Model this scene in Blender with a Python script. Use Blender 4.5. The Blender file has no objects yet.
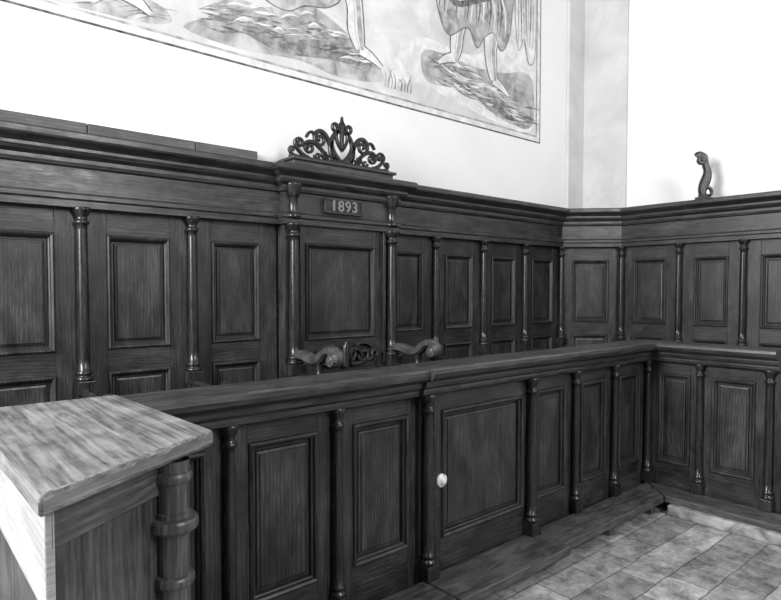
import bpy, bmesh, math, random
from mathutils import Vector, Matrix
random.seed(7)
S=bpy.context.scene
try:
    S.view_settings.view_transform='Standard'
except Exception: pass

# ---------------- materials ----------------
def newmat(name):
    m=bpy.data.materials.new(name); m.use_nodes=True
    nt=m.node_tree; b=nt.nodes['Principled BSDF']
    return m,nt,b
def g(v): return (v,v,v,1)
def wood(name,dark,light,rough=0.32,wear=0.0,wearcol=0.45,bump=.25,ws=(3.5,26)):
    m,nt,b=newmat(name); N=nt.nodes; L=nt.links
    uv=N.new('ShaderNodeUVMap'); uv.uv_map='UVMap'
    def noise(sx,sy,scale,detail,dist=0.0,rg=.5):
        mp=N.new('ShaderNodeMapping'); mp.inputs['Scale'].default_value=(sx,sy,1)
        L.new(uv.outputs[0],mp.inputs[0])
        n=N.new('ShaderNodeTexNoise'); n.inputs['Scale'].default_value=scale; n.inputs['Roughness'].default_value=rg
        n.inputs['Detail'].default_value=detail; n.inputs['Distortion'].default_value=dist
        L.new(mp.outputs[0],n.inputs['Vector']); return n
    def madd(a,k,add=None):
        q=N.new('ShaderNodeMath'); q.operation='MULTIPLY_ADD'; q.inputs[1].default_value=k; q.inputs[2].default_value=0
        L.new(a,q.inputs[0])
        if add is not None: L.new(add,q.inputs[2])
        return q.outputs[0]
    fine=noise(14,280,1.0,5,0,.6)
    med=noise(2.4,40,1.0,6,1.2,.6)
    mp=N.new('ShaderNodeMapping'); mp.inputs['Scale'].default_value=(1.1,7,1); L.new(uv.outputs[0],mp.inputs[0])
    wv=N.new('ShaderNodeTexWave'); wv.wave_type='BANDS'; wv.bands_direction='Y'
    wv.inputs['Scale'].default_value=2.4; wv.inputs['Distortion'].default_value=9; wv.inputs['Detail'].default_value=3
    wv.inputs['Detail Scale'].default_value=0.7
    L.new(mp.outputs[0],wv.inputs['Vector'])
    big=noise(1.8,4.5,1.8,9,.5,.6)
    v=madd(fine.outputs['Fac'],.46); v=madd(med.outputs['Fac'],.24,v); v=madd(wv.outputs['Fac'],.08,v); v=madd(big.outputs['Fac'],.54,v)
    r=N.new('ShaderNodeValToRGB'); r.color_ramp.elements[0].position=0.50; r.color_ramp.elements[1].position=0.88
    r.color_ramp.elements[0].color=g(dark); r.color_ramp.elements[1].color=g(light)
    e=r.color_ramp.elements.new(.68); e.color=g(dark+(light-dark)*.30)
    L.new(v,r.inputs[0]); out=r.outputs[0]
    if wear>0:
        wn=noise(ws[0],ws[1],1.6,9,0.5,.6); w2=noise(3,4,1.8,8,.3,.65)
        av=madd(wn.outputs['Fac'],.55); av=madd(w2.outputs['Fac'],.45,av)
        wr=N.new('ShaderNodeValToRGB'); wr.color_ramp.elements[0].position=0.44; wr.color_ramp.elements[1].position=0.60
        L.new(av,wr.inputs[0])
        mx=N.new('ShaderNodeMix'); mx.data_type='RGBA'
        L.new(madd(wr.outputs[0],wear),mx.inputs[0])
        L.new(out,mx.inputs[6]); mx.inputs[7].default_value=g(wearcol)
        out=mx.outputs[2]
    L.new(out,b.inputs['Base Color'])
    sm=noise(3,7,3,8,.5,.6)
    rr=N.new('ShaderNodeMath'); rr.operation='MULTIPLY_ADD'; rr.inputs[1].default_value=0.5; rr.inputs[2].default_value=rough-0.22
    L.new(sm.outputs['Fac'],rr.inputs[0]); L.new(rr.outputs[0],b.inputs['Roughness'])
    bp=N.new('ShaderNodeBump'); bp.inputs['Strength'].default_value=bump; bp.inputs['Distance'].default_value=0.003
    L.new(v,bp.inputs['Height']); L.new(bp.outputs[0],b.inputs['Normal'])
    return m
WD=wood('dark_oak',0.002,0.038,.36)
WC=wood('polished_turned_oak',0.003,0.055,.25,bump=.12)
WP=wood('oak_panel',0.002,0.088,.38)
WR=wood('oak_rail',0.003,0.075,0.32,.20,.15)
WT=wood('worn_oak_top',0.03,0.28,0.36,0.62,.36,ws=(1.5,26))
WM=wood('worn_oak_post',0.008,0.13,0.34,0.30,.18,ws=(2,30))
WS=wood('worn_step_oak',0.010,0.14,0.45,0.35,.20)
WL=wood('pale_board',0.05,0.18,0.6)
WW=wood('glare_pale_board',0.24,0.55,0.6)  # pale tone paints glare from the left into the wood colour
def plain(name,v,rough=0.8,var=0.0,scale=3):
    m,nt,b=newmat(name); N=nt.nodes; L=nt.links
    b.inputs['Roughness'].default_value=rough
    if var:
        tc=N.new('ShaderNodeTexCoord'); n=N.new('ShaderNodeTexNoise'); n.inputs['Scale'].default_value=scale; n.inputs['Detail'].default_value=9
        n.inputs['Distortion'].default_value=.6; n.inputs['Roughness'].default_value=.6
        L.new(tc.outputs['Object'],n.inputs['Vector'])
        r=N.new('ShaderNodeValToRGB'); r.color_ramp.elements[0].position=.35; r.color_ramp.elements[1].position=.65
        r.color_ramp.elements[0].color=g(max(0,v-var)); r.color_ramp.elements[1].color=g(min(1,v+var))
        L.new(n.outputs['Fac'],r.inputs[0]); L.new(r.outputs[0],b.inputs['Base Color'])
    else: b.inputs['Base Color'].default_value=g(v)
    return m
PL=plain('white_plaster',0.82,0.9,0.02,1.3)
PG=plain('grey_plaster',0.58,0.9,0.06,2.5)
STN=plain('pale_stone',0.28,0.8,0.16,8)
WHITE=plain('white_enamel',0.85,0.3)
IRON=plain('black_carving',0.012,0.4,0.006,30)
MU=[plain('fresco_%d'%i,v,0.9,va,sc) for i,(v,va,sc) in enumerate([(0.66,0.11,2.6),(0.40,0.18,7),(0.25,0.15,11),(0.13,0.10,15),(0.70,0.13,8)])]
FT,nt,b=newmat('stone_tiles'); N=nt.nodes;L=nt.links
tc=N.new('ShaderNodeTexCoord')
wn=N.new('ShaderNodeTexNoise'); wn.inputs['Scale'].default_value=4; wn.inputs['Detail'].default_value=6; L.new(tc.outputs['Object'],wn.inputs['Vector'])
wm=N.new('ShaderNodeVectorMath'); wm.operation='SCALE'; wm.inputs['Scale'].default_value=.045; L.new(wn.outputs['Color'],wm.inputs[0])
wa=N.new('ShaderNodeVectorMath'); wa.operation='ADD'; L.new(tc.outputs['Object'],wa.inputs[0]); L.new(wm.outputs[0],wa.inputs[1])
br=N.new('ShaderNodeTexBrick'); br.inputs['Scale'].default_value=1.0; br.inputs['Brick Width'].default_value=0.31; br.inputs['Row Height'].default_value=0.21
br.inputs['Mortar Size'].default_value=0.005; br.inputs['Mortar Smooth'].default_value=1.0
br.inputs['Color1'].default_value=g(0.46); br.inputs['Color2'].default_value=g(0.24); br.inputs['Mortar'].default_value=g(0.11)
L.new(wa.outputs[0],br.inputs['Vector'])
n=N.new('ShaderNodeTexNoise'); n.inputs['Scale'].default_value=6; n.inputs['Detail'].default_value=13; n.inputs['Roughness'].default_value=.8; L.new(tc.outputs['Object'],n.inputs['Vector'])
r=N.new('ShaderNodeValToRGB'); r.color_ramp.elements[0].color=g(0.34); r.color_ramp.elements[1].color=g(1.35); r.color_ramp.elements[0].position=.40; r.color_ramp.elements[1].position=.62
L.new(n.outputs['Fac'],r.inputs[0])
mx=N.new('ShaderNodeMix'); mx.data_type='RGBA'; mx.blend_type='MULTIPLY'; mx.inputs[0].default_value=1
L.new(br.outputs['Color'],mx.inputs[6]); L.new(r.outputs[0],mx.inputs[7]); L.new(mx.outputs[2],b.inputs['Base Color'])
b.inputs['Roughness'].default_value=0.8
bp=N.new('ShaderNodeBump'); bp.inputs['Strength'].default_value=0.5; bp.inputs['Distance'].default_value=0.01
L.new(br.outputs['Fac'],bp.inputs['Height']); bp.invert=True; L.new(bp.outputs[0],b.inputs['Normal'])

# ---------------- geometry kit ----------------
AX={'x':Vector((1,0,0)),'y':Vector((0,1,0)),'z':Vector((0,0,1))}
class Part:
    def __init__(s,name,parent=None,M=None):
        s.name=name; s.bm=bmesh.new(); s.uv=s.bm.loops.layers.uv.new('UVMap'); s.mats=[]; s.M=M or Matrix.Identity(4); s.parent=parent
    def mi(s,m):
        if m not in s.mats: s.mats.append(m)
        return s.mats.index(m)
    def emit(s,t,grain,mat,smooth=False):
        t.normal_update(); gr=AX[grain] if isinstance(grain,str) else grain
        ou,ov=random.uniform(0,50),random.uniform(0,50); mi=s.mi(mat)
        vm={v:s.bm.verts.new(s.M@v.co) for v in t.verts}
        for f in t.faces:
            try: nf=s.bm.faces.new([vm[v] for v in f.verts])
            except ValueError: continue
            nf.material_index=mi; nf.smooth=smooth
            n=f.normal
            if abs(n.dot(gr))>0.85:
                a=Vector((1,0,0)) if abs(gr.x)<.5 else Vector((0,1,0)); c=n.cross(a)
            else: a=gr; c=n.cross(gr)
            if c.length>1e-6: c.normalize()
            for lo,l0 in zip(nf.loops,f.loops):
                co=l0.vert.co; lo[s.uv].uv=(co.dot(a)+ou,co.dot(c)+ov)
        t.free()
    def box(s,x0,x1,y0,y1,z0,z1,mat,grain='x',bev=0.004):
        t=bmesh.new(); bmesh.ops.create_cube(t,size=1)
        for v in t.verts:
            v.co=Vector(((x0+x1)/2+v.co.x*(x1-x0),(y0+y1)/2+v.co.y*(y1-y0),(z0+z1)/2+v.co.z*(z1-z0)))
        if bev: bmesh.ops.bevel(t,geom=t.edges[:],offset=bev,segments=2,affect='EDGES',profile=.5)
        s.emit(t,grain,mat)
    def prism(s,pts,z0,z1,mat,grain='y',bev=0.004):
        t=bmesh.new()
        a=[t.verts.new((x,y,z0)) for x,y in pts]; b=[t.verts.new((x,y,z1)) for x,y in pts]
        k=len(pts)
        t.faces.new(a[::-1]); t.faces.new(b)
        for i in range(k): t.faces.new((a[i],a[(i+1)%k],b[(i+1)%k],b[i]))
        bmesh.ops.recalc_face_normals(t,faces=t.faces[:])
        if bev: bmesh.ops.bevel(t,geom=t.edges[:],offset=bev,segments=3,affect='EDGES',profile=.5)
        s.emit(t,grain,mat)
    def lathe(s,cx,cy,prof,mat,seg=20,axis='z',smooth=True,sharp=False):
        def ringv(t,r,z):
            ring=[]
            for i in range(seg):
                a=2*math.pi*i/seg; c,d=r*math.cos(a),r*math.sin(a)
                ring.append(t.verts.new((cx+c,cy+d,z)) if axis=='z' else t.verts.new((z,cx+c,cy+d)))
            return ring
        t=bmesh.new()
        if sharp:
            for (p0,p1) in zip(prof,prof[1:]):
                p=ringv(t,*p0); q=ringv(t,*p1)
                for i in range(seg): t.faces.new((p[i],p[(i+1)%seg],q[(i+1)%seg],q[i]))
            s.emit(t,'z' if axis=='z' else 'x',mat,smooth); return
        rings=[ringv(t,*a) for a in prof]
        for p,q in zip(rings,rings[1:]):
            for i in range(seg): t.faces.new((p[i],p[(i+1)%seg],q[(i+1)%seg],q[i]))
        t.faces.new(rings[0][::-1]); t.faces.new(rings[-1])
        bmesh.ops.recalc_face_normals(t,faces=t.faces[:])
        s.emit(t,'z' if axis=='z' else 'x',mat,smooth)
    def sweep(s,path,prof,mat,closed=False,caps=True):
        P=[Vector(p) for p in path]; k=len(P); nor=[]
        for i in range(k-1):
            d=(P[i+1]-P[i]).normalized(); nor.append(Vector((d.y,-d.x)))
        off=[]
        for i in range(k):
            if i==0: off.append(nor[0])
            elif i==k-1: off.append(nor[-1])
            else:
                m=(nor[i-1]+nor[i]).normalized(); off.append(m/ m.dot(nor[i]))
        n=len(prof)
        for i in range(k-1):
            t=bmesh.new()
            a=[t.verts.new((P[i].x+off[i].x*d,P[i].y+off[i].y*d,z)) for d,z in prof]
            b=[t.verts.new((P[i+1].x+off[i+1].x*d,P[i+1].y+off[i+1].y*d,z)) for d,z in prof]
            for j in range(n if closed else n-1):
                j2=(j+1)%n; t.faces.new((a[j],b[j],b[j2],a[j2]))
            if closed and caps:
                if i==0: t.faces.new(a)
                if i==k-2: t.faces.new(b[::-1])
            if closed: bmesh.ops.recalc_face_normals(t,faces=t.faces[:])
            dd=(P[i+1]-P[i]).normalized()
            s.emit(t,Vector((dd.x,dd.y,0)),mat)
    def panel(s,x0,x1,z0,z1,y,mat,loops):
        prev=None
        t=bmesh.new()
        for d,dy in loops:
            r=[t.verts.new(c) for c in ((x0+d,y+dy,z0+d),(x1-d,y+dy,z0+d),(x1-d,y+dy,z1-d),(x0+d,y+dy,z1-d))]
            if prev:
                for i in range(4): t.faces.new((prev[i],prev[(i+1)%4],r[(i+1)%4],r[i]))
            prev=r
        t.faces.new(prev)
        s.emit(t,'z',mat)
    def ribbon(s,pts,w,th,mat,O,U,V,smooth=False):
        U=Vector(U);V=Vector(V);W=U.cross(V).normalized();O=Vector(O); k=len(pts)
        ws=w if isinstance(w,list) else [w]*k
        t=bmesh.new(); prev=None
        for i,(a,b) in enumerate(pts):
            p=Vector(pts[max(0,i-1)]); q=Vector(pts[min(k-1,i+1)]); d=(q-p)
            if d.length<1e-9: d=Vector((1,0))
            d.normalize(); n=Vector((-d.y,d.x)); h=ws[i]/2
            prof=[(-h,-th/2*.5),(-h*.6,-th/2),(h*.6,-th/2),(h,-th/2*.5),(h,th/2*.5),(h*.6,th/2),(-h*.6,th/2),(-h,th/2*.5)]
            r=[t.verts.new(O+U*(a+n.x*o)+V*(b+n.y*o)+W*c) for o,c in prof]
            if prev:
                for j in range(8): t.faces.new((prev[j],prev[(j+1)%8],r[(j+1)%8],r[j]))
            else: t.faces.new(r[::-1])
            prev=r
        t.faces.new(prev)
        bmesh.ops.recalc_face_normals(t,faces=t.faces[:])
        s.emit(t,'z',mat,smooth)
    def done(s):
        me=bpy.data.meshes.new(s.name); s.bm.to_mesh(me); s.bm.free()
        for m in s.mats: me.materials.append(m)
        o=bpy.data.objects.new(s.name,me); S.collection.objects.link(o)
        if s.parent: o.parent=s.parent
        return o
def empty(name,loc=(0,0,0)):
    e=bpy.data.objects.new(name,None); S.collection.objects.link(e); e.empty_display_size=.2; return e
def frame(ox,oy,ang):
    return Matrix.Translation((ox,oy,0))@Matrix.Rotation(math.radians(ang),4,'Z')
def spiral(cx,cy,r0,r1,a0,a1,n=28):
    out=[]
    for i in range(n+1):
        f=i/n; a=math.radians(a0+(a1-a0)*f); r=r0+(r1-r0)*f
        out.append((cx+r*math.cos(a),cy+r*math.sin(a)))
    return out
def bez(p0,p1,p2,p3,n=14):
    o=[]
    for i in range(n+1):
        t=i/n;u=1-t
        o.append(tuple(u**3*p0[k]+3*u*u*t*p1[k]+3*u*t*t*p2[k]+t**3*p3[k] for k in (0,1)))
    return o
def catmull(pts,closed,n=5):
    k=len(pts); out=[]
    rng=range(k) if closed else range(k-1)
    for i in rng:
        if closed: a,b,c,d=(pts[(i+j-1)%k] for j in range(4))
        else: a=pts[max(0,i-1)];b=pts[i];c=pts[i+1];d=pts[min(k-1,i+2)]
        for q in range(n):
            t=q/n
            out.append(tuple(.5*(2*b[m]+(c[m]-a[m])*t+(2*a[m]-5*b[m]+4*c[m]-d[m])*t*t+(3*b[m]-a[m]-3*c[m]+d[m])*t**3) for m in range(len(b))))
    if not closed: out.append(tuple(pts[-1]))
    return out

PLOOP=[(0,0),(.002,-.010),(.010,-.016),(.019,-.010),(.023,.004),(.028,.008),(.032,.026),(.042,.026),(.046,.016),(.056,.013),(.058,.008)]
def framed(p,x0,x1,z0,z1,holes,y,th,mx):
    l,r=x0+mx[0],x1-mx[1]
    p.box(x0,l,y,y+th,z0,z1,WP,'z',.002); p.box(r,x1,y,y+th,z0,z1,WP,'z',.002)
    zs=[z0]+[v for h in holes for v in h]+[z1]
    for a,b in zip(zs[0::2],zs[1::2]):
        if b-a>.01: p.box(l,r,y+.001,y+th,a,b,WP,'x',.002)
    for a,b in holes: p.panel(l,r,a,b,y,WP,PLOOP)

def column(p,x,y,z0,z1,r,mat=WC,plinth=True):
    pw=r*1.5
    zz=z0
    if plinth:
        p.box(x-pw,x+pw,y-pw,y+pw,z0,z0+.075,mat,'z',.004); zz=z0+.075
    R=r
    prof=[(R*1.4,zz),(R*1.45,zz+.010),(R*1.4,zz+.020),(R*1.05,zz+.024),(R*1.05,zz+.032),(R*1.3,zz+.038),(R*1.3,zz+.048),(R*1.0,zz+.054),(R*1.04,zz+.12),
          (R*1.0,(zz+z1)/2),(R*.88,z1-.12),(R*.88,z1-.092),(R*1.2,z1-.088),(R*1.25,z1-.080),(R*1.2,z1-.072),(R*.9,z1-.068),(R*.9,z1-.046),(R*1.15,z1-.040),(R*1.2,z1-.03),(R*1.55,z1-.018),(R*1.6,z1-.010),(R*1.55,z1)]
    p.lathe(x,y,prof,mat)

# ---------------- room shell ----------------
def shell(name,x0,x1,y0,y1,z0,z1,mat):
    p=Part(name); p.box(x0,x1,y0,y1,z0,z1,mat,'x',0); return p.done()
WX,WY=6.05,3.75
shell('floor',-3.5,WX+.2,-3.5,WY+.2,-.1,0,FT)
shell('wall_back',-3.5,WX+.2,WY,WY+.2,0,6.2,PL)
shell('wall_right',WX,WX+.2,-3.5,WY,0,6.2,PL)
p=Part('trim_pilaster')
p.prism([(5.72,WY-.001),(5.72,WY-.035),(WX-.035,WY-.035),(WX-.035,3.22),(WX-.001,3.22),(WX-.001,WY-.001)],2.3,6.2,PG,'z',.004)
p.done()

# ---------------- mural ----------------
mur=empty('mural_painting')
lvl=[0]
mp_=Part('painted_field',mur)
def mpoly(pts,mat,y):
    t=bmesh.new(); f=t.faces.new([t.verts.new((x,y,z)) for x,z in pts]); t.normal_update()
    if f.normal.y>0: f.normal_flip()
    bmesh.ops.triangulate(t,faces=t.faces[:]); mp_.emit(t,'x',mat)
def nexty():
    lvl[0]+=1; return WY-.002-.000008*lvl[0]
def rect(x0,x1,z0,z1,m): mpoly([(x0,z0),(x1,z0),(x1,z1),(x0,z1)],m,nexty())
def stroke(pts,w,m,n=4):
    k=len(pts); ws=w if isinstance(w,list) else [w]*k
    q3=catmull([(a[0],a[1],c) for a,c in zip(pts,ws)],False,n); pts=[(a,b) for a,b,c in q3]; ws=[max(.001,c) for a,b,c in q3]
    y=nexty(); k=len(pts); L_=[];R_=[]
    for i,a in enumerate(pts):
        pq=Vector(pts[max(0,i-1)]); q=Vector(pts[min(k-1,i+1)]); d=(q-pq).normalized(); n=Vector((-d.y,d.x))*ws[i]/2
        L_.append((a[0]+n.x,a[1]+n.y)); R_.append((a[0]-n.x,a[1]-n.y))
    for i in range(k-1): mpoly([L_[i],L_[i+1],R_[i+1],R_[i]],m,y)
def blob(pts,m,outline=None,ow=.008):
    q=catmull(pts,True,4); mpoly(q,m,nexty())
    if outline: stroke(q+[q[0]],ow,outline,1)
def hatch(x0,x1,zf,n,L0,m,w=.008,slope=.3,jit=.06):
    for i in range(n):
        x=random.uniform(x0,x1); z=zf(x)+random.uniform(-jit,jit); l=L0*random.uniform(.5,1.3)
        s=slope+random.uniform(-.3,.3)
        stroke([(x,z),(x+l*.5,z+l*s*.5+random.uniform(-.015,.02)),(x+l,z+l*s*.6)],[.002,w*random.uniform(.5,1.6),.002],m,3)
def leg(pts,ws,foot):
    """painted leg: dark contour, light flesh, mid shading; foot = toe point"""
    P=pts; 
    stroke(P,[w+.022 for w in ws],MU[3]); stroke([P[-1],((P[-1][0]+foot[0])/2,(P[-1][1]+foot[1])/2+.012),foot],[.105,.085,.045],MU[3])
    stroke(P,ws,MU[4]); stroke([P[-1],((P[-1][0]+foot[0])/2,(P[-1][1]+foot[1])/2+.012),foot],[.085,.065,.03],MU[4])
    stroke([(a+w*.26,b) for (a,b),w in zip(P,ws)],[w*.30 for w in ws],MU[1])
    stroke([(a-w*.05,b) for (a,b),w in zip(P,ws)][1:],[.006]*(len(P)-1),MU[1])
ZT=5.3
rect(-2.0,5.25,3.06,ZT,MU[4])
rect(-2.0,5.25,3.06,3.074,MU[3]); rect(5.236,5.25,3.06,ZT,MU[3])
rect(-2.0,5.19,3.116,3.132,MU[1]); rect(5.174,5.19,3.116,ZT,MU[2])
rect(-2.0,5.174,3.132,ZT,MU[0])
blob([(3.2,3.2),(3.5,3.3),(3.9,3.25),(4.6,3.15),(5.1,3.17),(5.15,3.6),(5.1,4.2),(4.7,4.0),(4.2,3.7),(3.6,3.7),(3.3,3.5)],MU[4])
blob([(.7,3.14),(1.0,3.2),(1.2,3.3),(1.38,3.28),(1.42,3.2),(1.2,3.15)],MU[1])
hatch(.8,1.3,lambda x:3.2,16,.16,MU[2])
leg([(.95,3.5),(1.05,3.38),(1.14,3.30)],[.12,.10,.06],(1.30,3.22))
# left ground
hillA=[(1.5,3.2),(1.75,3.35),(1.87,3.48),(2.1,3.5),(2.35,3.62),(2.55,3.6),(2.8,3.5),(3.08,3.34),(3.12,3.22),(2.7,3.16),(2.35,3.2),(1.87,3.16)]
blob(hillA,MU[1])
blob([(1.9,3.3),(2.2,3.4),(2.5,3.52),(2.75,3.42),(2.95,3.3),(2.6,3.27),(2.2,3.22)],MU[2])
hatch(1.6,2.9,lambda x:3.3+.07*math.sin((x-1.6)*2.2),90,.2,MU[2],.014,.3,.08)
hatch(1.7,2.9,lambda x:3.3+.07*math.sin((x-1.6)*2.2),40,.18,MU[3],.007,.3,.08)
hatch(1.7,2.9,lambda x:3.34+.09*math.sin((x-1.6)*2.2),60,.2,MU[1],.018,.3,.09)
hatch(1.7,2.9,lambda x:3.34+.09*math.sin((x-1.6)*2.2),26,.16,MU[4],.014,.3,.1)
# seated draped figure: legs then robe
leg([(2.0,4.0),(2.02,3.75),(1.98,3.58)],[.16,.13,.08],(1.80,3.48))
blob([(1.95,3.72),(2.05,3.56),(2.25,3.52),(2.4,3.60),(2.62,3.66),(2.74,3.85),(2.66,4.5),(1.9,4.5)],MU[1],MU[3])
for i in range(14):
    x=2.0+i*.05; stroke([(x+.05*math.sin(i),4.4),(x+.04,3.95),(x+.02+.03*math.sin(i*3),3.62+.012*abs(i-5))],[.02,.05 if i%3 else .02,.004],[MU[4],MU[2],MU[3],MU[4]][i%4])
stroke([(1.95,3.74),(2.2,3.66),(2.5,3.74),(2.72,3.9)],[.01,.04,.04,.01],MU[3])
# standing leg
leg([(2.76,4.3),(2.80,3.95),(2.85,3.72),(2.86,3.55),(2.90,3.42)],[.24,.20,.14,.15,.08],(3.12,3.33))
blob([(2.62,4.5),(3.0,4.5),(2.96,4.0),(2.86,3.86),(2.74,3.92),(2.66,3.84),(2.6,4.1)],MU[2],MU[3])
for i in range(6): stroke([(2.66+.05*i,4.4),(2.68+.045*i,4.1),(2.70+.035*i,3.92)],[.01,.024,.004],MU[3] if i%2 else MU[4])
for i in range(9):
    x=3.15+.035*i; stroke([(x,3.19),(x+.01,3.26),(x+.05*math.sin(i*2),3.32+.04*math.sin(i))],[.014,.010,.003],MU[2] if i%2 else MU[1])
# right group ground
blob([(3.6,3.6),(3.62,3.34),(4.0,3.36),(4.3,3.30),(4.63,3.2),(5.05,3.18),(5.14,3.4),(5.05,3.72),(4.63,3.64),(4.18,3.6)],MU[1])
blob([(3.75,3.48),(4.15,3.52),(4.5,3.42),(4.9,3.28),(4.6,3.26),(4.1,3.38)],MU[2])
hatch(3.6,4.95,lambda x:3.5-.2*(x-3.7)*.9,110,.24,MU[2],.016,-.1,.12)
hatch(3.7,4.9,lambda x:3.5-.2*(x-3.7)*.9,50,.22,MU[3],.008,-.1,.1)
hatch(3.7,4.9,lambda x:3.55-.2*(x-3.7)*.8,60,.24,MU[1],.020,-.1,.1)
hatch(3.7,4.9,lambda x:3.53-.2*(x-3.7)*.8,30,.2,MU[4],.014,-.1,.12)
leg([(4.05,4.3),(4.02,4.0),(4.0,3.86),(3.98,3.72),(3.96,3.62)],[.24,.20,.15,.14,.085],(3.76,3.53))
leg([(4.42,4.3),(4.46,4.0),(4.45,3.82),(4.47,3.66),(4.50,3.54)],[.26,.21,.16,.14,.09],(4.72,3.44))
dr=[(3.70,4.9),(4.80,4.9),(4.78,4.3),(4.72,3.98),(4.60,3.84),(4.50,3.98),(4.36,3.90),(4.26,3.78),(4.16,3.92),(4.06,3.90),(3.90,3.80),(3.78,3.92),(3.68,4.3)]
blob(dr,MU[1],MU[3])
for i in range(19):
    x=3.76+i*.052; stroke([(x,4.85),(x-.03+.05*math.sin(i*1.7),4.45),(x+.02,4.2),(x+.02*math.sin(i*2.3),3.97)],[.02,.02+.03*abs(math.sin(i*1.3)),.025,.004],[MU[2],MU[3],MU[4]][i%3])
stroke([(3.7,4.25),(3.95,4.1),(4.25,4.2),(4.6,4.35)],[.01,.05,.04,.01],MU[3]); stroke([(3.7,4.3),(3.95,4.16),(4.25,4.27),(4.6,4.42)],[.01,.05,.05,.01],MU[4])
blob([(4.86,4.9),(5.12,4.9),(5.15,4.0),(5.05,3.82),(4.96,4.05),(4.88,3.92),(4.82,4.3)],MU[4],MU[2])
for i in range(7): x=4.87+i*.04; stroke([(x-.03,4.9),(x,4.4),(x+.02*math.sin(i),3.98)],[.01,.028,.004],MU[2] if i%2 else MU[1])
mp_.done()

# ---------------- wall panelling (back stalls) ----------------
ZF=.2
plat=Part('floor_platform')
plat.prism([(.62,2.28),(4.50,2.28),(4.50,.2),(5.80,.2),(5.80,3.12),(5.36,3.57),(.62,3.57)],.002,ZF,WS,'x',.003)
plat.done()

YB=3.59
stall=empty('choir_stall_panelling')
UP=(1.215,1.855); LO=(.42,1.09)
fb=Part('back_panels',stall,frame(0,YB,0))
cols=[-.36,.247,.854,1.468,2.06]
for a,b_ in zip(cols,cols[1:]):
    framed(fb,a,b_,ZF,2.0,[LO,UP],0,.06,(.13,.13))
cols2=[3.05,3.555,4.163,4.77,5.382]
for i,(a,b_) in enumerate(zip(cols2,cols2[1:])):
    framed(fb,a,b_,ZF,2.0,[LO,UP],0,.06,(.07 if i==0 else .13,.13))
fb.done()
fd=Part('corner_panels',stall,frame(5.382,YB,-45.6))
framed(fd,0,.626,ZF,2.0,[LO,UP],0,.06,(.13,.13)); fd.done()
fr=Part('side_panels',stall,frame(5.82,3.142,-90))
rc=[0,.59,1.147,1.70,2.26,2.84]
for a,b_ in zip(rc,rc[1:]): framed(fr,a,b_,ZF,2.0,[LO,UP],0,.06,(.13,.13))
fr.done()
pc=Part('columns',stall)
for x in [-.36,.247,.854,1.468,3.555,4.163,4.77]:
    column(pc,x,3.562,.98,1.995,.030); pc.box(x-.035,x+.035,3.53,3.60,ZF,.985,WD,'z')
column(pc,5.37,3.555,.98,1.995,.028); pc.box(5.34,5.40,3.53,3.60,ZF,.985,WD,'z')
column(pc,5.785,3.127,.98,1.995,.028); pc.box(5.755,5.83,3.10,3.16,ZF,.985,WD,'z')
for y in [2.552,1.995,1.44,.88,.30]:
    column(pc,5.79,y,.98,1.995,.028); pc.box(5.76,5.83,y-.035,y+.035,ZF,.985,WD,'z')
pc.done()
ent=Part('entablature',stall)
EP=[(-.03,1.99),(.03,1.99),(.03,2.025),(.04,2.035),(.04,2.055),(.012,2.07),(.012,2.20),(.03,2.208),(.036,2.225),(.036,2.245),(.065,2.262),(.075,2.28),(.075,2.295),(.105,2.315),(.125,2.325),(.13,2.335),(.13,2.36),(.122,2.37),(-.14,2.37)]
PATH=[(-2.2,3.56),(2.075,3.56),(2.075,3.50),(3.035,3.50),(3.035,3.56),(5.37,3.56),(5.79,3.13),(5.79,.15)]
ent.sweep(PATH,EP,WR)
x=-2.2
while x<1.9:
    ent.box(x,min(x+.62,1.98),3.69,3.745,2.30,2.485,WL,'x'); x+=.625
ent.done()
seat=Part('seats_and_arms',stall)
def arm(p,x,z,y1=3.53,y0=3.03,th=.06,mat=WD,sc=1.0):
    pts=bez((y1,z-.02),(y1-.12,z+.02),(y0+.22,z-.07*sc),(y0+.10*sc,z+.0),12)+bez((y0+.10*sc,z),(y0+.06*sc,z+.03*sc),(y0+.03*sc,z+.045*sc),(y0-.0,z+.03*sc),8)[1:]
    pts+=spiral(y0,z-.012*sc,.042*sc,.008*sc,90,470,24)[1:]
    k=len(pts); ws=[.05*sc]*13+[.045*sc]*8+[(.03-.016*i/24)*sc for i in range(24)]
    ws=(ws+[.014]*k)[:k]
    p.ribbon(pts,ws,th,mat,(x,0,0),(0,1,0),(0,0,1))
    p.lathe(y0,z-.012*sc,[(.012*sc,x-th/2*1.05),(.030*sc,x-th/2*.85),(.032*sc,x-th/2*.6),(.032*sc,x+th/2*.6),(.030*sc,x+th/2*.85),(.012*sc,x+th/2*1.05)],mat,18,'x')
for x in (-.36,.247,.854,1.468,3.555,4.163,4.77):
    seat.box(x-.02,x+.02,3.12,3.60,ZF,.93,WD,'z'); arm(seat,x,.985,3.53,3.08,.055,WC)
for a,b_ in ((-.34,.227),(.267,.834),(.874,1.448),(1.488,2.06),(3.06,3.535),(3.575,4.143),(4.183,4.75)):
    seat.box(a,b_,3.14,3.60,.60,.64,WD,'x',.006)
for y in (2.552,1.995,1.44,.88):
    seat.box(5.35,5.83,y-.02,y+.02,ZF,.98,WD,'z')
for a,b_ in ((2.572,3.0),(2.015,2.532),(1.46,1.975),(.90,1.42),(.32,.86)):
    seat.box(5.36,5.83,a,b_,.60,.64,WD,'y',.006)
seat.done()

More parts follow.
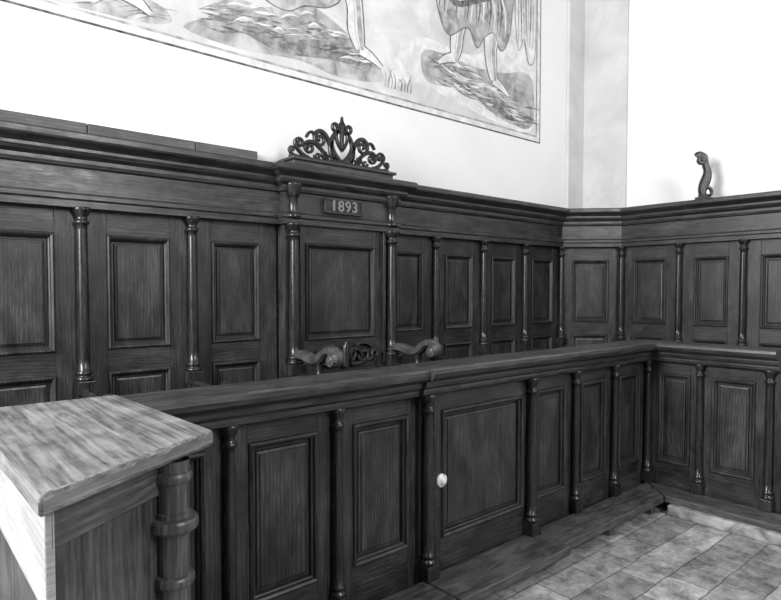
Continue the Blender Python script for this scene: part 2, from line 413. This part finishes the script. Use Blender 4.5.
# ---------------- throne ----------------
thr=empty('choir_throne')
YT=3.505
tb=Part('throne_back',thr,frame(0,YT,0))
framed(tb,2.07,3.04,ZF,2.0,[(.42,.98),(1.20,1.87)],0,.08,(.165,.195))
tb.done()
tc_=Part('throne_columns',thr)
for x in (2.125,2.987):
    column(tc_,x,3.465,.98,1.995,.036); tc_.box(x-.05,x+.05,3.42,3.51,ZF,.985,WD,'z')
    tc_.lathe(x,3.475,[(.045,2.03),(.05,2.045),(.036,2.06),(.03,2.075),(.028,2.16),(.036,2.17),(.045,2.18),(.05,2.21),(.06,2.245),(.062,2.26)],WC)
    sg=(1 if x<2.5 else -1)
    tc_.box(x+.065*sg-.012,x+.065*sg+.012,3.475,3.51,1.0,1.99,WC,'z')
tc_.done()
ta=Part('throne_arms',thr)
for x in (2.125,2.987):
    arm(ta,x+.02,1.13,3.46,3.04,.085,WM,1.2)
    ta.box(x-.02,x+.06,3.12,3.44,ZF,.99,WD,'z')
    ta.lathe(x+.02,3.2,[(.03,.99),(.034,1.0),(.022,1.02),(.026,1.05),(.02,1.08),(.03,1.10)],WC)
ta.box(2.19,2.96,3.10,3.49,.66,.71,WD,'x',.008)
ta.done()
tr=Part('carved_relief',thr)
O=(2.555,3.485,1.02)
for sx in (-1,1):
    U=(sx,0,0)
    def mk(pts,w): tr.ribbon(pts,w,.035,WR,O,U,(0,0,1))
    mk(bez((.0,.02),(.06,.12),(.12,.12),(.16,.06)),.026)
    mk(spiral(.17,.06,.055,.012,180,560),.02)
    mk(bez((.05,.0),(.12,-.02),(.2,.02),(.26,.03)),.022)
    mk(spiral(.275,.055,.040,.010,260,-120),.018)
    mk(spiral(.05,.07,.045,.010,-90,300),.018)
    mk(bez((.10,.13),(.16,.16),(.22,.13),(.25,.10)),[.02-.001*i for i in range(15)])
tr.ribbon([(0,-.02),(0,.05),(0,.12),(0,.16)],[.05,.05,.04,.01],.045,WR,O,(1,0,0),(0,0,1))
tr.done()
pq=Part('date_plaque',thr)
pq.box(2.37,2.70,3.462,3.49,2.085,2.185,WD,'x',.004)
pq.box(2.37,2.70,3.455,3.464,2.085,2.094,WR,'x',.001); pq.box(2.37,2.70,3.455,3.464,2.176,2.185,WR,'x',.001)
pq.box(2.37,2.379,3.455,3.464,2.085,2.185,WR,'z',.001); pq.box(2.691,2.70,3.455,3.464,2.085,2.185,WR,'z',.001)
pq.done()
LET=plain('pale_numerals',0.18,0.4)
tcu=bpy.data.curves.new('date_numerals','FONT'); tcu.body='1893'; tcu.size=.105; tcu.extrude=.005; tcu.align_x='CENTER'; tcu.align_y='CENTER'; tcu.space_character=1.15; tcu.offset=.002
to=bpy.data.objects.new('date_numerals',tcu); S.collection.objects.link(to); to.location=(2.535,3.458,2.135); to.rotation_euler=(math.pi/2,0,0); to.data.materials.append(LET); to.parent=thr
cb=Part('crest_base',thr)
cb.box(2.13,3.00,3.47,3.62,2.366,2.425,WM,'x'); cb.box(2.11,3.02,3.45,3.64,2.42,2.44,WR,'x',.004)
cb.done()
cr=Part('fretwork_crest',thr)
O=(2.565,3.53,2.44)
def S2(pts,w):
    w=[q*1.25 for q in w] if isinstance(w,list) else w*1.25
    for sx in (-1,1): cr.ribbon(pts,w,.028,IRON,O,(sx,0,0),(0,0,1))
cr.ribbon([(-.43,.012),(.43,.012)],.026,.04,IRON,O,(1,0,0),(0,0,1))
S2(bez((0,.02),(.11,.10),(.12,.18),(.03,.245)),[.026]*15)
S2(spiral(.055,.272,.038,.010,215,560),.018)
S2(bez((0,.31),(-.06,.25),(-.07,.18),(.0,.11)),.018)
cr.ribbon([(0,.10),(0,.20),(0,.30),(0,.35)],[.018,.035,.035,.006],.028,IRON,O,(1,0,0),(0,0,1))
S2(bez((.03,.02),(.10,.02),(.12,.10),(.09,.16)),.022)
S2(bez((.08,.03),(.10,.22),(.20,.26),(.235,.175)),.026)
S2(spiral(.187,.16,.050,.010,20,-420),.018)
S2(bez((.12,.02),(.16,.10),(.27,.17),(.31,.11)),.022)
S2(spiral(.275,.09,.040,.010,40,-400),.016)
S2(bez((.28,.02),(.34,.03),(.40,.08),(.39,.12)),.02)
S2(spiral(.355,.11,.036,.008,0,420),.016)
S2(bez((.33,.02),(.38,.01),(.43,.02),(.435,.06)),.018)
S2(spiral(.415,.06,.020,.006,0,330),.012)
S2(spiral(.15,.06,.03,.008,180,600),.014)
S2(spiral(.21,.045,.024,.008,0,-330),.014)
S2(bez((.235,.19),(.26,.21),(.28,.20),(.30,.16)),[.016]*15)
cr.done()

# ---------------- bracket scroll finial on right cornice ----------------
so=Part('scroll_finial')
O=(5.76,2.32,2.372); U=(-.6,.8,0); V=(0,0,1)
body=bez((0,.03),(.06,.10),(-.06,.20),(-.01,.30),18)+bez((-.01,.30),(.0,.37),(.04,.42),(.06,.39),10)[1:]
ws=[.055+.03*math.sin(i/28*math.pi*1.5)**2 for i in range(len(body))]
so.ribbon(body,ws,.06,WD,O,U,V)
so.ribbon(spiral(.03,.365,.05,.010,80,480),.032,.06,WD,O,U,V)
so.ribbon(bez((-.0,.12),(-.05,.12),(-.08,.07),(-.05,.04)),.026,.05,WD,O,U,V)
so.box(5.70,5.82,2.26,2.38,2.371,2.395,WD,'x'); so.box(5.72,5.80,2.28,2.36,2.392,2.42,WD,'x')
so.done()

# ---------------- front parapet ----------------
par=empty('choir_parapet')
PH=(.28,.94)
YP=2.165
pf=Part('parapet_panels',par,frame(0,YP,0))
ZB=.0
framed(pf,.64,1.019,ZB,1.04,[PH],.0,.05,(.08,.09))
framed(pf,1.019,1.528,ZB,1.04,[PH],.0,.05,(.09,.09))
framed(pf,1.528,2.02,ZB,1.04,[PH],.0,.05,(.10,.05))
framed(pf,2.02,2.935,ZB,1.045,[PH],-.03,.08,(.15,.09))
fc=[2.935,3.409,3.896,4.395]
for i,(a,b_) in enumerate(zip(fc,fc[1:])): framed(pf,a,b_,ZB,1.04,[PH],0,.05,(.07 if i==0 else .09,.09 if i<2 else .11))
pf.done()
ps=Part('parapet_side_panels',par,frame(4.395,YP,-90))
framed(ps,0,.398,ZB,1.04,[PH],0,.05,(.10,.07)); framed(ps,.398,.824,ZB,1.04,[PH],0,.05,(.07,.08))
ps.box(.824,.90,0,.12,0,1.04,WD,'z')
ps.done()
pk=Part('parapet_columns',par)
ZC=.117
for x,y in ((1.019,2.14),(1.528,2.14),(3.409,2.14),(3.896,2.14),(4.362,2.132),(4.37,1.767),(4.37,1.335)):
    column(pk,x,y,ZC,1.035,.024)
column(pk,2.052,2.105,ZC,1.04,.027); column(pk,2.895,2.105,ZC,1.04,.027)
pk.box(2.095,2.12,2.112,2.137,ZC,1.03,WC,'z')
pk.done()
pr=Part('parapet_rail',par)
RP=[(-.02,1.02),(.0,1.02),(.035,1.035),(.04,1.05),(.04,1.062),(.055,1.075),(.06,1.09),(.06,1.10),(.09,1.112),(.108,1.125),(.115,1.145),(.112,1.162),(.10,1.17),(-.125,1.17),(-.135,1.16),(-.135,1.135),(-.06,1.13),(-.06,1.02)]
RP2=[(d+.028,z+.008) for d,z in RP]
pr.sweep([(.64,2.14),(1.985,2.14)],RP,WR,True)
pr.sweep([(1.988,2.14),(2.89,2.14)],RP2,WR,True)
pr.sweep([(2.893,2.14),(4.37,2.14),(4.37,1.27)],RP,WR,True)
pr.done()
kn=Part('door_knob_plate',par)
kn.M=Matrix.Translation((2.168,2.128,.58))@Matrix.Rotation(math.radians(90),4,'X')
kn.lathe(0,0,[(.034,-.010),(.036,.0),(.033,.006),(.018,.010),(.016,.016),(.010,.022)],WHITE,28)
kn.done()

# ---------------- kneeling step ----------------
st=empty('kneeling_step')
sp=Part('step_planks',st)
sp.box(.75,2.02,1.88,2.11,.065,.115,WS,'x',.008)
sp.box(2.03,2.93,1.86,2.13,.062,.115,WS,'x',.008)
sp.prism([(2.94,1.90),(4.14,1.90),(4.36,2.13),(2.94,2.13)],.064,.116,WS,'x',.008)
sp.prism([(4.145,1.895),(4.365,2.12),(4.365,.9),(4.145,.9)],.07,.116,WS,'y',.008)
sp.done()
sl=Part('step_supports',st)
for x in (.9,1.98,2.86,3.5,4.05): sl.box(x-.03,x+.03,1.93,2.12,0,.066,WS,'y')
sl.box(4.10,4.37,.88,1.86,0,.072,STN,'y',.010)
sl.done()

# ---------------- end desk (foreground) ----------------
de=empty('stall_end_desk')
dt=Part('desk_top',de)
dt.prism([(.215,1.235),(.685,1.53),(.655,2.285),(.20,2.285)],1.13,1.173,WT,'y',.011)
dt.done()
db=Part('desk_body',de)
db.prism([(.255,1.325),(.60,1.55),(.61,2.26),(.255,2.26)],0.0,1.128,WD,'z',.004)
db.box(.236,.254,1.30,2.26,.915,1.128,WW,'y',.003)  # upper strip of the desk side, glare put into its colour
db.box(.242,.254,1.30,2.26,0,.914,WM,'z',.002)
db.done()
dc=Part('desk_column',de)
x,y=.552,1.474;R=.038
dc.lathe(x,y,[(R*1.5,.02),(R*1.5,.08),(R*1.1,.10),(R,.14),(R*1.0,.815),(R*1.2,.818),(R*1.28,.824),(R*1.28,.836),(R*1.2,.842),(R*.98,.845),(R*.97,.945),(R*1.1,.946),(R*1.1,.954),(R*1.45,.957),(R*1.54,.962),(R*1.56,.970),(R*1.54,.980),(R*1.45,.986),(R*1.1,.988),(R*1.05,1.000),(R*.96,1.002),(R*.96,1.075),(R*1.12,1.077),(R*1.2,1.084),(R*1.2,1.092),(R*1.12,1.10),(R*1.0,1.102),(R*1.0,1.13)],WM,40,'z',True,True)
dc.box(x-.06,x+.06,y-.06,y+.06,0,.03,WD,'x')
dc.done()
dp=Part('desk_front_boards',de)
ang=math.degrees(math.atan2(1.55-1.325,.60-.255))
dp.M=frame(.240,1.312,ang)
dp.box(.0,.41,-.016,.004,1.045,1.128,WM,'x',.003)
dp.box(.0,.41,-.006,.004,.1,1.044,WM,'z',.002)
dp.box(.0,.03,-.012,.004,.1,1.044,WM,'z',.002)
dp.done()

# ---------------- lights / world / camera ----------------
w=bpy.data.worlds.new('World'); S.world=w; w.use_nodes=True
bg=w.node_tree.nodes['Background']; bg.inputs[0].default_value=(1,1,1,1); bg.inputs[1].default_value=0.26
def area(name,loc,tgt,sx,sy,e):
    l=bpy.data.lights.new(name,'AREA'); l.shape='RECTANGLE'; l.size=sx; l.size_y=sy; l.energy=e
    o=bpy.data.objects.new(name,l); S.collection.objects.link(o); o.location=loc
    o.rotation_euler=(Vector(tgt)-Vector(loc)).to_track_quat('-Z','Y').to_euler(); return o
area('fill_light',(-3.3,2.1,3.5),(5.6,2.4,1.8),1.5,2.4,600)
area('fill_light',(2.2,-3.2,4.4),(3.6,3.4,2.2),1.2,2.4,270)  # added fill from behind, keeps the back panels lit
cam=bpy.data.cameras.new('camera'); co=bpy.data.objects.new('camera',cam); S.collection.objects.link(co)
co.location=(0,0,1.55); co.rotation_euler=(math.radians(88),0,math.radians(49.4-90))
cam.sensor_width=36; cam.lens=600/781*36; cam.shift_y=.014; cam.clip_start=.05
S.camera=co
